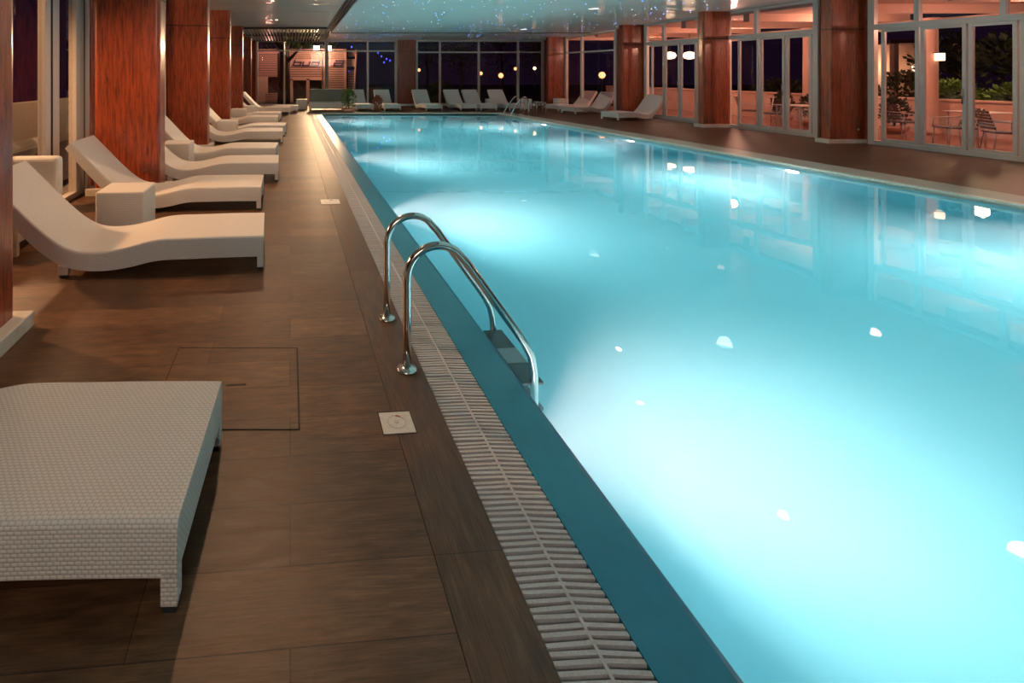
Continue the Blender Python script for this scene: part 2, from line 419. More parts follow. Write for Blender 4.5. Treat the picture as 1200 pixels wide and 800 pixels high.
for yy in (19.4, 22.2, YF-.12):
    mb = MB(); P = [PLn(uW,yy), PLn(1.41,yy), PLn(1.41,yy+.07), PLn(uW,yy+.07)]; P = [(p[0]-sg.location.x, p[1]-sg.location.y) for p in P]
    mb.prism(P, ceil_z(max(yy,19.5))-3.36, ceil_z(max(yy,19.5))-3.24)
    mb.build('cross_bar', 'slat_dark', sg)
# back wall behind the camera
mb = MB(); wall_box(mb, (-4,YN), (15.5,YN), -.2, 0, CEIL+.2); struct(mb.build('wall_back', 'backwall'))
# -- frames
def frame_bar(mb, p, q, w, z0, z1, depth=.08):      # bar on a wall line from p to q (plan)
    p, q = Vector(p), Vector(q); d = (q-p).normalized(); n = Vector((-d.y, d.x))*depth/2
    mb.prism([tuple(p-n), tuple(q-n), tuple(q+n), tuple(p+n)], z0, z1)
def glazing(name, pt, posts, pw, z0, ztr, ztop, upper=None, lower_posts=None, thick=.09, barh=.09, mat='white_frame'):
    """pt(s)->(x,y) along wall; posts: positions; transom at ztr; panes between posts"""
    g = empty(name, (*pt(posts[0]), 0)); g['kind'] = 'structure'
    ox, oy = g.location.x, g.location.y
    P = lambda s: (pt(s)[0]-ox, pt(s)[1]-oy)
    zt = ztop if callable(ztop) else (lambda s: ztop)
    mb = MB()
    for s in (posts[0], posts[-1]): frame_bar(mb, P(s-pw/2), P(s+pw/2), 0, z0, zt(s), thick)
    frame_bar(mb, P(posts[0]), P(posts[-1]), 0, z0, z0+barh*.8, thick*.95)
    if ztr: frame_bar(mb, P(posts[0]), P(posts[-1]), 0, ztr-barh/2, ztr+barh/2, thick*.96)
    mb.prism([P(posts[0]), P(posts[-1]), (P(posts[-1])[0]+.06, P(posts[-1])[1]+.01), (P(posts[0])[0]+.06, P(posts[0])[1]+.01)],
             [zt(posts[0])-.08, zt(posts[-1])-.08, zt(posts[-1])-.08, zt(posts[0])-.08], [zt(posts[0]), zt(posts[-1])]*1+[zt(posts[-1]), zt(posts[0])])
    mb.build('window_frame', mat, g, .006)
    if ztr:
        for s in (upper or []):
            m_ = MB(); frame_bar(m_, P(s-pw*.35), P(s+pw*.35), 0, ztr+barh/2, zt(s)-.02, thick*.9); m_.build('mullion', mat, g, .005)
        ups = [posts[0]]+(upper or [])+[posts[-1]]
        for a, b in zip(ups, ups[1:]):
            m_ = MB(); frame_bar(m_, P(a), P(b), 0, ztr+.02, (zt(a)+zt(b))/2-.06, .008); m_.build('pane', 'glass', g)
    zt2 = ztr if ztr else ztop
    for s in posts[1:-1]:
        m_ = MB(); frame_bar(m_, P(s-pw*.4), P(s+pw*.4), 0, z0, (ztr if ztr else zt(s)), thick*.9); m_.build('mullion', mat, g, .005)
    return g, P
def door_leaf(g, P, a, b, z0, z1, mat='white_frame', fw=.065, handle=False):
    """a glazed leaf: its own stile frame and pane"""
    sg_ = 1 if b > a else -1
    mb = MB(); e = .012*sg_; f = fw*sg_
    for (s0, s1) in ((a+e, a+e+f), (b-e-f, b-e)): frame_bar(mb, P(s0), P(s1), 0, z0+.02, z1, .06)
    frame_bar(mb, P(a+e), P(b-e), 0, z0+.02, z0+.02+fw*1.2, .058); frame_bar(mb, P(a+e), P(b-e), 0, z1-fw, z1, .058)
    lf = mb.build('door_leaf', mat, g, .006)
    mb = MB(); frame_bar(mb, P(a+e+f*.5), P(b-e-f*.5), 0, z0+.07, z1-fw*.5, .01); mb.build('pane', 'glass', lf)
    if handle:
        mb = MB(); p = Vector((*P(b-e-f*.5), 0)); mb.tube([p+Vector((-.06,0,z0+.95)), p+Vector((-.06,0,z0+1.25))], .012, 8)
        mb.tube([p+Vector((-.06,0,z0+1.1)), p+Vector((0,0,z0+1.1))], .008, 8); mb.build('door_handle', 'steel', lf)
    return lf
ptR = lambda s: PRn(wW, s)
def yR(xp): return 8400/(xp-302.4)
TR = 2.66
# door_1 : nearest glazed doors on the right
bays = [('door_1', [11.66, 8.55], [11.5,10.82,10.09,9.41,8.72], [10.86, 9.6]),
        ('door_2', [15.25, 12.82], [14.93,14.28,13.58,12.92], [14.37]),
        ('door_3', [18.45, 16.2], [18.22,17.62,16.97,16.32], [17.65])]
for nm, posts, leaves, up in bays:
    g, P = glazing(nm, ptR, posts, .12, 0, TR, lambda s: ceil_z(s), up, thick=.12, barh=.12)
    for i in range(len(leaves)-1):
        door_leaf(g, P, leaves[i], leaves[i+1], .06, TR-.06, handle=(i == 1))
g, P = glazing('window_1', ptR, [23.25, 22.12, 20.02], .13, 0, 2.5, lambda s: ceil_z(s)-.02, [22.12], thick=.12, barh=.06)
for a, b in ((23.25,22.12),(22.12,20.02)):
    m_ = MB(); frame_bar(m_, P(a), P(b), 0, .06, 2.48, .008); m_.build('pane', 'glass', g)
g, P = glazing('window_2', ptR, [8.3, 6.6, 4.9, 3.2, 1.4, -.4, -2.8], .13, 0, TR, lambda s: CEIL, [6.6,4.9,3.2,1.4,-.4], thick=.12, barh=.12)
m_ = MB(); frame_bar(m_, P(8.3), P(-2.8), 0, .06, TR, .008); m_.build('pane', 'glass', g)
# solid piers of right wall behind pillars
mb = MB()
for a, b in ((8.5,8.35),(12.78,11.7),(16.16,15.3),(19.98,18.5),(YF,23.3)):
    p, q = Vector(ptR(a)), Vector(ptR(b)); n = Vector((.14,.02)); mb.prism([tuple(q), tuple(q+n), tuple(p+n), tuple(p)], 0, ceil_z(a)+.02)
struct(mb.build('wall_right', 'mahogany'))
# far wall
ptF = lambda s: (s, YF)
def xF(xp): return (xp-CX)/F*YF
fz = ceil_z(YF)
far_posts = [('window_3', [xF(301), xF(333), xF(382)], 2.68, .10), ('window_4', [xF(383.5), xF(431), xF(464)], 2.66, .12),
             ('window_5', [xF(488), xF(515.5), xF(561), xF(607), xF(636)], 2.60, .13)]
for nm, posts, tr, pw in far_posts:
    g, P = glazing(nm, ptF, posts, pw, 0 if nm != 'window_5' else 0, tr, lambda s: fz, posts[1:-1], thick=.10, barh=.07)
    for a, b in zip(posts, posts[1:]):
        m_ = MB(); frame_bar(m_, P(a), P(b), 0, .06, tr, .008); m_.build('pane', 'glass', g)
mb = MB(); mb.box(xF(466), xF(637), YF-.10, YF-.06, 0, .12); struct(mb.build('baseboard_far', 'plinth'))
mb = MB(); mb.box(XL(uW-.1,YF), xF(300), YF, YF+.15, 0, fz+.05); mb.box(xF(464.5), xF(487), YF+.02, YF+.15, 0, fz+.05); mb.box(xF(636.5), XR(wW+.1,YF), YF, YF+.15, 0, fz+.05)
struct(mb.build('wall_far', 'mahogany'))
# left wall glazing
ptL = lambda s: PLn(uW, s)
pil_y = [3.0, 6.95, 10.95, 15.0, 19.0, 23.2]   # centre of slab (y)
for i, (a, b) in enumerate(((3.3,6.5),(7.45,10.6),(11.4,14.65),(15.4,18.6),(19.4,22.9))):
    mid = [6.07] if i == 0 else [(a+b)/2]
    g, P = glazing('window_%d' % (6+i), ptL, [a+.1]+mid+[6.95 if i == 0 else b], .44 if i == 0 else .16, 0, None, CEIL, thick=.10)
    m_ = MB(); frame_bar(m_, P(a+.1), P(6.9 if i == 0 else b), 0, .06, CEIL-.05, .008); m_.build('pane', 'glass', g)
    if i == 0:
        for s0 in (6.02, 6.97):
            m_ = MB(); q0 = Vector(P(s0)); q1 = Vector(P(s0+.035)); nn = Vector((.052,.004)); m_.prism([tuple(q0), tuple(q0+nn), tuple(q1+nn), tuple(q1)], 0, CEIL-.02); m_.build('shadow_groove', 'dark_gap', g)
g, P = glazing('window_11', ptL, [-2.9, -.6, 2.6], .16, 0, None, CEIL, thick=.10)
m_ = MB(); frame_bar(m_, P(-2.9), P(2.6), 0, .06, CEIL-.05, .008); m_.build('pane', 'glass', g)
mb = MB()
for yy in pil_y[1:]+[3.0]:
    ya_ = yy+.34 if yy == 6.95 else yy-.36
    mb.prism([PLn(uW-.1,ya_), PLn(uW+.02,ya_), PLn(uW+.02,yy+.46), PLn(uW-.1,yy+.46)], 0, ceil_z(yy)+.1)
struct(mb.build('wall_left', 'mahogany'))

# pillars -----------------------------------------------------------
def rounded_rect(x0, x1, y0, y1, r, n=5):
    P = []
    for cx_, cy_, a0 in ((x1-r,y0+r,-90),(x1-r,y1-r,0),(x0+r,y1-r,90),(x0+r,y0+r,180)):
        for k in range(n+1):
            a = math.radians(a0+90*k/n); P.append((cx_+r*math.cos(a), cy_+r*math.sin(a)))
    return P
def pillar(loc, rz, wx, wy, h, lab, grp, plx=.09, stud=1):
    t = empty('wood_pillar', loc, rz); tag(t, lab, 'pillar', grp)
    mb = MB(); mb.prism(rounded_rect(-wx/2, wx/2, -wy/2, wy/2, .05), .09, h)
    o = mb.build('shaft', 'mahogany', t)
    for f in o.data.polygons: f.use_smooth = False
    mb = MB(); mb.prism(rounded_rect(-wx/2-plx, wx/2+plx, -wy/2-.05, wy/2+.05, .01, 2), 0, .095); mb.build('plinth', 'plinth', t, .006)
    mb = MB(); z = 2.62
    mb.prism(rounded_rect(-wx/2-.002, wx/2+.002, -wy/2-.002, wy/2+.002, .05), z, z+.018); mb.build('joint_groove', 'dark_gap', t)
    mb = MB(); mb.tube([(wx/2-.2, -wy/2+.01, .32), (wx/2-.2, -wy/2-.03, .32)], .022, 12); mb.build('wall_stud', 'steel', t)
    return t
labs = ['reddish wood pillar at the left edge of the photo, nearest the camera',
        'wood pillar rising behind the second white lounger on the left', 'wood pillar on the left, third from the camera',
        'wood pillar on the left, fourth from the camera', 'slim looking wood pillar, fifth along left windows',
        'farthest wood pillar of the left row, beside the end window']
for i, yc in enumerate(pil_y):
    u1 = -1.76; w = .86; wy = .34
    xc = XL(u1-w/2, yc+.08)
    pillar((xc, yc+.08, 0), ANG, w, wy, ceil_z(yc)+.02, labs[i], 'wood pillars along the left deck')
labr = {11.92:'dark red wood pillar between the two nearest sets of right-hand glass doors', 15.28:'wood pillar left of the middle glass doors on the right',
        18.65:'wood pillar behind the single lounger on the right deck', 23.4:'wood pillar in the far right corner of the pool hall', 8.45:None}
for yc, lab in labr.items():
    if lab is None: continue
    w = .84; near = yc
    xc = XR(wW, yc) - w/2 + .03
    t = pillar((xc, yc, 0), 0.04, w, .24, ceil_z(yc)+.02, lab, 'wood pillars along the right wall')
# wide pillar in the far wall
pillar(((xF(465)+xF(487))/2+.0, YF-.13, 0), 0, .88, .22, fz+.02, 'reddish wood pillar in the middle of the far window wall', None, plx=.03)

# ------------------------------------------------------------------ loungers
TOP = [(0,.285),(.30,.29),(.60,.29),(.84,.29),(.98,.272),(1.12,.238),(1.28,.210),(1.44,.205),(1.58,.235),(1.72,.320),(1.88,.465),(2.05,.640),(2.24,.835)]
THK = [.175,.175,.175,.175,.172,.168,.160,.150,.145,.135,.125,.115,.10]
def lounger_mesh():
    tp = catmull(TOP, 5); th = catmull([(t,) for t in THK], 5)
    n = len(tp); bm = bmesh.new(); uvl = bm.loops.layers.uv.new('UVMap')
    W = .72; r = .022
    # cross-section loops: for each station a ring of points (top edge rounded)
    rings = []; arc = 0; arcs = []
    for i in range(n):
        a = tp[max(i-1,0)]; b = tp[min(i+1,n-1)]
        d = Vector((b[0]-a[0], b[1]-a[1])).normalized(); nn = Vector((-d.y, d.x))
        if nn.y < 0: nn = -nn
        if i: arc += math.hypot(tp[i][0]-tp[i-1][0], tp[i][1]-tp[i-1][1])
        arcs.append(arc)
        p = Vector(tp[i]); t = th[i][0]; s_ = min(1.0, i/1.0)
        prof = [(0, -t), (0, -t*.5), (0, -r), (r*.3, -r*.3), (r, 0), (W*.25, 0), (W*.5, 0), (W*.75, 0), (W-r, 0), (W-r*.3, -r*.3), (W, -r), (W, -t*.5), (W, -t), (W*.5, -t)]
        ring = []
        for (y, h) in prof:
            q = p + nn*h
            ring.append(bm.verts.new((-q.x, y, max(q.y, .03))))
        rings.append(ring)
    m = len(rings[0]); per = [0]
    P0 = [v.co.copy() for v in rings[0]]
    for k in range(1, m+1): per.append(per[-1]+(P0[k % m]-P0[k-1]).length)
    for i in range(n-1):
        for k in range(m):
            f = bm.faces.new((rings[i][k], rings[i+1][k], rings[i+1][(k+1)%m], rings[i][(k+1)%m])); f.smooth = True
            uv = ((arcs[i],per[k]),(arcs[i+1],per[k]),(arcs[i+1],per[k+1]),(arcs[i],per[k+1]))
            for lp, c_ in zip(f.loops, uv): lp[uvl].uv = c_
    for ring, fl in ((rings[0], 1), (rings[-1], 0)):
        f = bm.faces.new(ring if fl else ring[::-1])
        for lp in f.loops: lp[uvl].uv = (lp.vert.co.y, lp.vert.co.z)
    bmesh.ops.recalc_face_normals(bm, faces=bm.faces)
    for e_ in bm.edges:
        if len(e_.link_faces) == 2 and e_.calc_face_angle() > math.radians(50): e_.smooth = False
    me = bpy.data.meshes.new('lounger_body'); bm.to_mesh(me); bm.free(); me.materials.append(M['weave'])
    return me
def uvbox(mb, x0,x1,y0,y1,z0,z1):
    mb.box(x0,x1,y0,y1,z0,z1)
def box_uv(o):
    me = o.data; uv = me.uv_layers.new(name='UVMap')
    for p in me.polygons:
        n = p.normal; ax = max(range(3), key=lambda k: abs(n[k]))
        for li in p.loop_indices:
            v = me.vertices[me.loops[li].vertex_index].co
            uv.data[li].uv = ((v.x, v.y) if ax == 2 else (v.y, v.z) if ax == 0 else (v.x, v.z))
def make_lounger():
    t = empty('sun_lounger'); me = lounger_mesh()
    o = bpy.data.objects.new('woven_body', me); C.objects.link(o); o.parent = t
    wn = o.modifiers.new('wn', 'WEIGHTED_NORMAL'); wn.weight = 100; wn.keep_sharp = True
    for yy in (0, .72-.055):
        mb = MB(); mb.prism([(-.055,yy),(-.001,yy),(-.001,yy+.055),(-.055,yy+.055)], .022, .13); l = mb.build('leg', 'weave', t, .004); box_uv(l)
        mb = MB(); mb.box(-.05,-.006,yy+.005,yy+.05, 0, .022); mb.build('foot_cap', 'black_plastic', l)
    for yy in (.02, .72-.075):
        mb = MB(); mb.prism([(-1.68,yy),(-1.60,yy),(-1.60,yy+.055),(-1.68,yy+.055)], .02, .10); l = mb.build('leg', 'weave', t, .004); box_uv(l)
        mb = MB(); mb.box(-1.67,-1.61,yy+.005,yy+.05, 0, .02); mb.build('foot_cap', 'black_plastic', l)
    return t
proto = make_lounger(); first = [True]
def lounger(x, y, rz, label, group, sx=1.0):
    if first[0]: o = proto; first[0] = False
    else: o = copy_tree(proto)
    o.location = (x, y, 0); o.rotation_euler = (0,0,rz); o.scale = (sx, 1, 1)
    tag(o, label, 'sun lounger', group); return o
GL = 'white woven loungers along the left deck'
def nearfoot(xp, Y): return ((xp-CX)/F*Y, Y)
LL = [ (None, (-.472,1.557), math.radians(1.5), 'white woven sun lounger in the foreground, only its foot end in view'),
       (None, (-.577,4.27), math.radians(7.0), 'whole S-curved white woven lounger in front, second from the camera'),
       (None, (-.854,6.10), math.radians(5.2), 'white woven lounger with raised back beside the nearest cube table'),
       (None, (-.82,7.70), math.radians(5.5), 'white woven lounger just past the second wood pillar'),
       (None, (-1.03,9.20), math.radians(2), 'white lounger with raised back beside a cube table past second pillar'),
       (None, nearfoot(331.5,11.8), math.radians(6), 'white lounger, sixth from the camera on the left deck'),
       (None, nearfoot(334,13.05), math.radians(1.5), 'white lounger, seventh from the camera on the left deck'),
       (None, nearfoot(325.5,15.55), math.radians(5), 'white lounger, eighth from the camera on the left deck'),
       (None, nearfoot(328.5,16.95), math.radians(2), 'white lounger, ninth from the camera on the left deck'),
       (None, nearfoot(339.5,19.62), math.radians(4), 'white lounger with upright backrest, last but one on left deck'),
       (None, nearfoot(349,20.5), math.radians(3), 'farthest white lounger of the left deck row, by the dark cube table')]
for _, (x, y), rz, lab in LL: lounger(x, y, rz, lab, GL, .97)
GF = 'white loungers along the far window wall'
# far row: foot towards the camera. local -x is head direction -> rotate so head points +Y
FR = [(438, 'far lounger standing right of the potted plant and the daybed'), (470.5, 'far lounger standing just left of the far wall pillar'),
      (519.5, 'far lounger just right of the far wall pillar'), (560, 'left one of the paired loungers at the far wall'),
      (583.5, 'right one of the paired loungers at the far wall, left of a cube table'), (617, 'rightmost far wall lounger between two white cube tables')]
for xp, lab in FR:
    Y = 21.4; x = (xp-CX)/F*Y
    # with rz=-90deg: local -x -> +Y ; local +y -> +X ; near foot corner at left
    o = lounger(x-.72, Y, math.radians(-90+8), 'white '+lab, GF, .92)
GR = 'white loungers on the right deck'
for (xp, yp, rz, lab) in ((709,142.3, 198, 'single white lounger on right deck facing the pool, before the far glass doors'),
                      (660,134.6, 200, 'white lounger on right deck, front one of the pair by the far window'),
                      (641,131.3, 200, 'white lounger on right deck, rear one of the pair, by far corner pillar')):
    x, y = px(xp, yp); 
    # rz 180+: head points +X; body extends to local +y => world -Y ; so anchor is the far corner
    lounger(x+.25, y+.75, math.radians(rz), lab, GR, .92)

# ------------------------------------------------------------------ cube tables
def cube_table():
    t = empty('side_table'); s = .47
    mb = MB(); mb.box(0, s, 0, s, .012, .45); o = mb.build('woven_cube', 'weave', t); box_uv(o)
    bv = o.modifiers.new('bevel','BEVEL'); bv.width = .018; bv.segments = 3
    for (a, b) in ((.02,.02),(s-.06,.02),(.02,s-.06),(s-.06,s-.06)):
        mb = MB(); mb.box(a,a+.04,b,b+.04,0,.014); mb.build('foot', 'black_plastic', t)
    return t
tp = cube_table(); ft = [True]
def table(x, y, rz, lab, mat=None):
    if ft[0]: o = tp; ft[0] = False
    else: o = copy_tree(tp)
    o.location = (x, y, 0); o.rotation_euler = (0,0,rz); tag(o, lab, 'side table', 'white woven cube tables'); return o
table(-2.36, 5.08, math.radians(5), 'white woven cube table behind the nearest whole lounger')
table(-2.87, 8.52, math.radians(5), 'white woven cube table between fourth and fifth left loungers')
x, y = nearfoot(254, 12.45); table(x, y, ANG, 'white woven cube table beyond the third wood pillar')
x, y = nearfoot(270, 16.36); table(x, y, ANG, 'white woven cube table beyond the fourth wood pillar')
x, y = nearfoot(286, 17.85); table(x, y, ANG, 'white woven cube table beside the last left loungers')
o = table(6.80, 22.5, 0, 'white cube table between two far wall loungers'); o.scale = (.78,.78,1)
x, y = nearfoot(611, 22.4); table(x, y, 0, 'white cube table right of the last far wall lounger')
x, y = nearfoot(655, 22.7); table(x, y, math.radians(8), 'white cube table behind the pair of right deck loungers')
x, y = nearfoot(347, 22.1); o = table(x, y, 0, 'greyish dark cube table left of the far daybed')
# wicker armchair partly hidden behind the second lounger
t = empty('wicker_armchair', (-3.32, 4.50, 0), ANG); tag(t, 'white woven armchair by the left window, behind the nearest pillar', 'armchair')
mb = MB(); mb.box(.0, .52, 0, .92, .11, .36); o = mb.build('seat', 'weave', t, .02); box_uv(o)
mb = MB(); mb.box(.0, .52, .80, .95, .34, .76); o = mb.build('backrest', 'weave', t, .045); box_uv(o)
mb = MB(); mb.box(.0, .10, .0, .82, .34, .58); o = mb.build('armrest', 'weave', t, .03); box_uv(o)
for a, b in ((.01,.01),(.46,.01),(.01,.88),(.46,.88)):
    mb = MB(); mb.box(a,a+.05,b,b+.05,0,.13); o = mb.build('leg', 'weave', t); box_uv(o)

# daybed at the far left of the pool
x, y = nearfoot(362, 21.5)
t = empty('daybed', (x, y, 0)); tag(t, 'wide grey green woven daybed at the far end of pool', 'daybed')
mb = MB(); mb.box(0,1.46,0,.85,.10,.36); mb.build('seat', 'weave', t, .02); 
for ch in t.children: box_uv(ch)
mb = MB(); mb.prism([(0,.70),(1.46,.70),(1.46,.85),(0,.85)], .34, .90); mb.build('backrest', 'daybed', t, .03)
for a in (0.02, 1.39):
    for b in (.02,.77):
        mb = MB(); mb.box(a,a+.05,b,b+.05,0,.11); mb.build('leg', 'daybed', t)

# ------------------------------------------------------------------ pool ladder
def make_ladder():
    t = empty('pool_ladder')
    path0 = [(0,0,.0),(0,0,.50)]
    arc = [(.175-.175*math.cos(a), 0, .505+.178*math.sin(a)) for a in [math.radians(k) for k in range(0, 128, 9)]]
    path = [(0,0,.004),(0,0,.25)] + arc + [(.345,0,.575),(.50,0,.36),(.62,0,.195),(.675,0,.115),(.712,0,.045),(.728,0,-.03),(.732,0,-.12),(.732,0,-.55),(.732,0,-1.12)]
    for dy in (0, .59):
        mb = MB(); mb.tube([(p[0],p[1]+dy,p[2]) for p in path], .0225, 16); mb.build('rail', 'steel', t)
        mb = MB(); mb.lathe([(.058,.0005),(.058,.008),(.050,.016),(.030,.020),(.0245,.024)], (0,dy)); mb.build('flange', 'steel', t)
    for z in (-.17,-.45,-.73,-1.01):
        mb = MB(); mb.box(.66,.79,.0,.59,z-.03,z); st = mb.build('step', 'black_plastic', t, .006)
        mb = MB(); mb.box(.663,.787,.20,.36,z-.005,z+.004); mb.build('grip_pad', 'grey_plastic', st)
    return t
ld = make_ladder(); ld.location = (.411, 2.837, 0); ld.rotation_euler = (0,0,ANG); 
tag(ld, 'stainless steel pool ladder arching over the near left edge', 'pool ladder')
l2 = copy_tree(ld); x, y = px(607,132.6); l2.location = (XR(wO+.12, 19.9)-.05, 19.9, 0); l2.rotation_euler = (0,0,math.pi+ANGR)
tag(l2, 'small distant steel pool ladder at the far right corner', 'pool ladder')
# small white stand beside it
x, y = px(629, 131.5)
t = empty('towel_stand', (x, y, 0)); tag(t, 'low white tubular stand by the far right pool corner', 'stand')
mb = MB()
for a in (0,.36): mb.tube([(a,0,0),(a,0,.42)], .02, 8)
mb.build('post', 'white_frame', t)
mb = MB(); mb.tube([(0,0,.42),(.36,0,.36)], .022, 8); mb.tube([(0,.3,.42),(.36,.3,.36)], .018, 8); mb.tube([(0,0,.42),(0,.3,.42)], .018, 8); mb.build('top_rail', 'white_frame', t)
mb = MB()
for a in (0,.36): mb.tube([(a,.3,0),(a,.3,.42)], .018, 8)
mb.build('rear_post', 'white_frame', t)

# ------------------------------------------------------------------ plants
def leaves(mb, c, R, n, size, flat=1.0, up=.3):
    for _ in range(n):
        a = random.uniform(0, 2*math.pi); ph = random.uniform(-.9, 1.4); rr = random.uniform(.35, 1)**.5
        p = Vector(c) + Vector((R[0]*rr*math.cos(a)*math.cos(ph), R[1]*rr*math.sin(a)*math.cos(ph), R[2]*rr*math.sin(ph)))
        d = (p-Vector(c)+Vector((random.uniform(-.5,.5),random.uniform(-.5,.5),up+random.uniform(-.2,.4)))*max(R)).normalized()
        s = d.cross(Vector((random.random()-.5, random.random()-.5, random.random()))).normalized()
        L = size*random.uniform(.7,1.3); w = L*.32; nrm = d.cross(s)*w*.25
        mb.quad([p, p+d*L*.5+s*w+nrm, p+d*L, p+d*L*.5-s*w+nrm])
def potted(x, y, lab, leafm, r=.22, h=.55, leafn=260):
    t = empty('potted_plant', (x,y,0)); tag(t, lab, 'potted plant')
    mb = MB(); mb.lathe([(r*.6,0),(r*.95,.05),(r*1.1,.14),(r*1.05,.19),(r*.9,.19),(r*.9,.15)]); mb.build('pot', 'terracotta', t)
    mb = MB(); mb.lathe([(r*.89,.12),(r*.89,.155)]); mb.build('soil', 'soil', t)
    mb = MB()
    for k in range(6):
        a = k*1.05; mb.tube([(0,0,.15),(.10*math.cos(a),.10*math.sin(a),.15+h*.7)], [.010,.004], 5)
    mb.build('stem', 'bark', t)
    mb = MB(); leaves(mb, (0,0,.18+h*.5), (r*1.1,r*1.1,h*.5), leafn, .10); mb.build('foliage', leafm, t, recalc=False)
x, y = px(408.5, 132); potted(x, y, 'terracotta bowl with a green bush beside the daybed', 'green_leaf', .26, .75, 320)
x, y = px(443, 130); potted(1.88, 21.5, 'small reddish plant between two far loungers', 'red_leaf', .15, .42)
def tree(name, x, y, z0, h, R, lab, leafm='dark_leaf', n=700, size=.22, trunk=.12, cat='tree', grp=None, ctr=.62):
    t = empty(name, (x,y,z0)); tag(t, lab, cat, grp)
    mb = MB(); mb.tube([(0,0,0),(.05,0,h*.3),(-.04,.03,h*.6),(0,0,h*.8)], [trunk,trunk*.85,trunk*.6,trunk*.3], 10)
    for k in range(5):
        a = k*1.3; mb.tube([(-.02,0,h*(.4+.07*k)),(R[0]*.6*math.cos(a),R[1]*.6*math.sin(a),h*(.6+.06*k))], [trunk*.4,trunk*.12], 6)
    mb.build('trunk', 'bark', t)
    mb = MB()
    for k in range(7):
        a = k*.9; leaves(mb, (R[0]*.45*math.cos(a), R[1]*.45*math.sin(a), h*ctr+R[2]*.4*math.sin(k*2.1)), (R[0]*.6,R[1]*.6,R[2]*.6), n//7, size)
    mb.build('crown', leafm, t, recalc=False)

# ------------------------------------------------------------------ outside: ground, far end
mb = MB(); mb.box(-16, 60, YF+.35, 70, -.35, -.12); mb.box(-16,-3.8-.6,-6,YF+.34,-.35,-.12)
mb.prism([(XR(wW+8.5,-6),-6),(60,-6),(60,YF+.34),(XR(wW+8.5,YF+.34),YF+.34)], -.35, -.12)
struct(mb.build('ground', 'ground'))
# kiosk with the letter sign
KY = 30.0
def K(xp, yp): return ((xp-CX)*KY/F, H-(yp-HY)*KY/F)
kx0, _ = K(340,0); kx1, _ = K(405,0)
t = empty('slatted_kiosk', (kx0, KY, -.12)); tag(t, 'pink lit kiosk clad in horizontal slats beyond the far window', 'kiosk')
def kb(mb, xa, xb, ya, yb, y0=0, y1=.06):
    X0, Z1 = K(xa, ya); X1, Z0 = K(xb, yb); mb.box(X0-kx0, X1-kx0, y0, y1, Z0+.12, Z1+.12)
def slats(mb, xa, xb, ya, yb, step=2.1, y0=0, y1=.05):
    yy = ya
    while yy < yb: kb(mb, xa, xb, yy, min(yb, yy+step*.62), y0, y1); yy += step
mb = MB(); slats(mb, 339, 405, 58, 70); slats(mb, 338, 405, 77.5, 92.5); slats(mb, 378, 405, 92.6, 107); slats(mb, 336, 343.5, 107.5, 126)
mb.build('slat_cladding', 'kiosk_slat', t)
mb = MB(); kb(mb, 340, 405, 70, 77.3, -.03, .03); mb.build('sign_board', 'sign_panel', t)
mb = MB(); 
for xa, xb in ((336,343),(359,362.5),(403,406)): kb(mb, xa, xb, 58 if xa > 400 else 92, 126, -.02, .12)
kb(mb, 338, 380, 91.5, 94, -.02, .1); mb.build('post', 'kiosk_slat', t)
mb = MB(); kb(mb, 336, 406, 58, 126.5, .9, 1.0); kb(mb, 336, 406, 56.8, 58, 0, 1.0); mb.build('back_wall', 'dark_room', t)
# letters, built as slanted strokes : b u d a
def letter(strokes, x0, x1, nm):
    X0, Z1 = K(x0, 70.2); X1, Z0 = K(x1, 77.0); w = X1-X0; h = Z1-Z0; m_ = MB(); th = .075
    for (a, b) in strokes:
        p = Vector((a[0]*w + a[1]*h*.35, a[1]*h)); q = Vector((b[0]*w + b[1]*h*.35, b[1]*h)); d = (q-p).normalized(); n = Vector((-d.y,d.x))*th/2; p -= d*th/2; q += d*th/2
        P = [p-n, q-n, q+n, p+n]
        f0 = [m_.bm.verts.new((X0-kx0+v.x, -.06, Z0+.12+v.y)) for v in P]; f1 = [m_.bm.verts.new((X0-kx0+v.x, -.028, Z0+.12+v.y)) for v in P]
        m_.bm.faces.new(f0); m_.bm.faces.new(f1[::-1])
        for i in range(4): m_.bm.faces.new((f0[i], f1[i], f1[(i+1)%4], f0[(i+1)%4]))
    m_.build(nm, 'sign_ink', t)
S = lambda *p: [(p[i], p[i+1]) for i in range(len(p)-1)]
letter(S((0,.95),(0,.05),(.85,.05),(.85,.6),(0,.6)), 343.5, 353, 'letter_b')
letter(S((0,.62),(0,.05),(.85,.05),(.85,.62)), 354.5, 363, 'letter_u')
letter(S((.85,.95),(.85,.05),(0,.05),(0,.6),(.85,.6)), 365, 374, 'letter_d')
letter(S((.05,.85),(.9,.85),(.9,.05),(0,.05),(0,.45),(.9,.45)), 391, 402, 'letter_a')
# second slatted hut at left
KX1 = K(299,0)[0]
t2 = empty('slatted_hut', (KX1, KY, -.12)); tag(t2, 'small slatted pink hut outside, left of the dark tree trunk', 'hut')
sv = kx0; kx0 = KX1
mb = MB(); slats(mb, 300, 325, 62, 90); slats(mb, 311, 325, 109, 126); mb.build('slat_cladding', 'kiosk_slat', t2)
mb = MB(); kb(mb, 303, 323, 57.5, 61); kb(mb, 298, 327, 60.6, 62, -.05, .5); mb.build('roof', 'kiosk_slat', t2)
mb = MB(); kb(mb, 311, 314, 90, 109); kb(mb, 300, 311, 90, 126, .0, .06); mb.build('door_panel', 'plaster', t2)
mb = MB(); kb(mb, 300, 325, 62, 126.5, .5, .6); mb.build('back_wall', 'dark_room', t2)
kx0 = sv
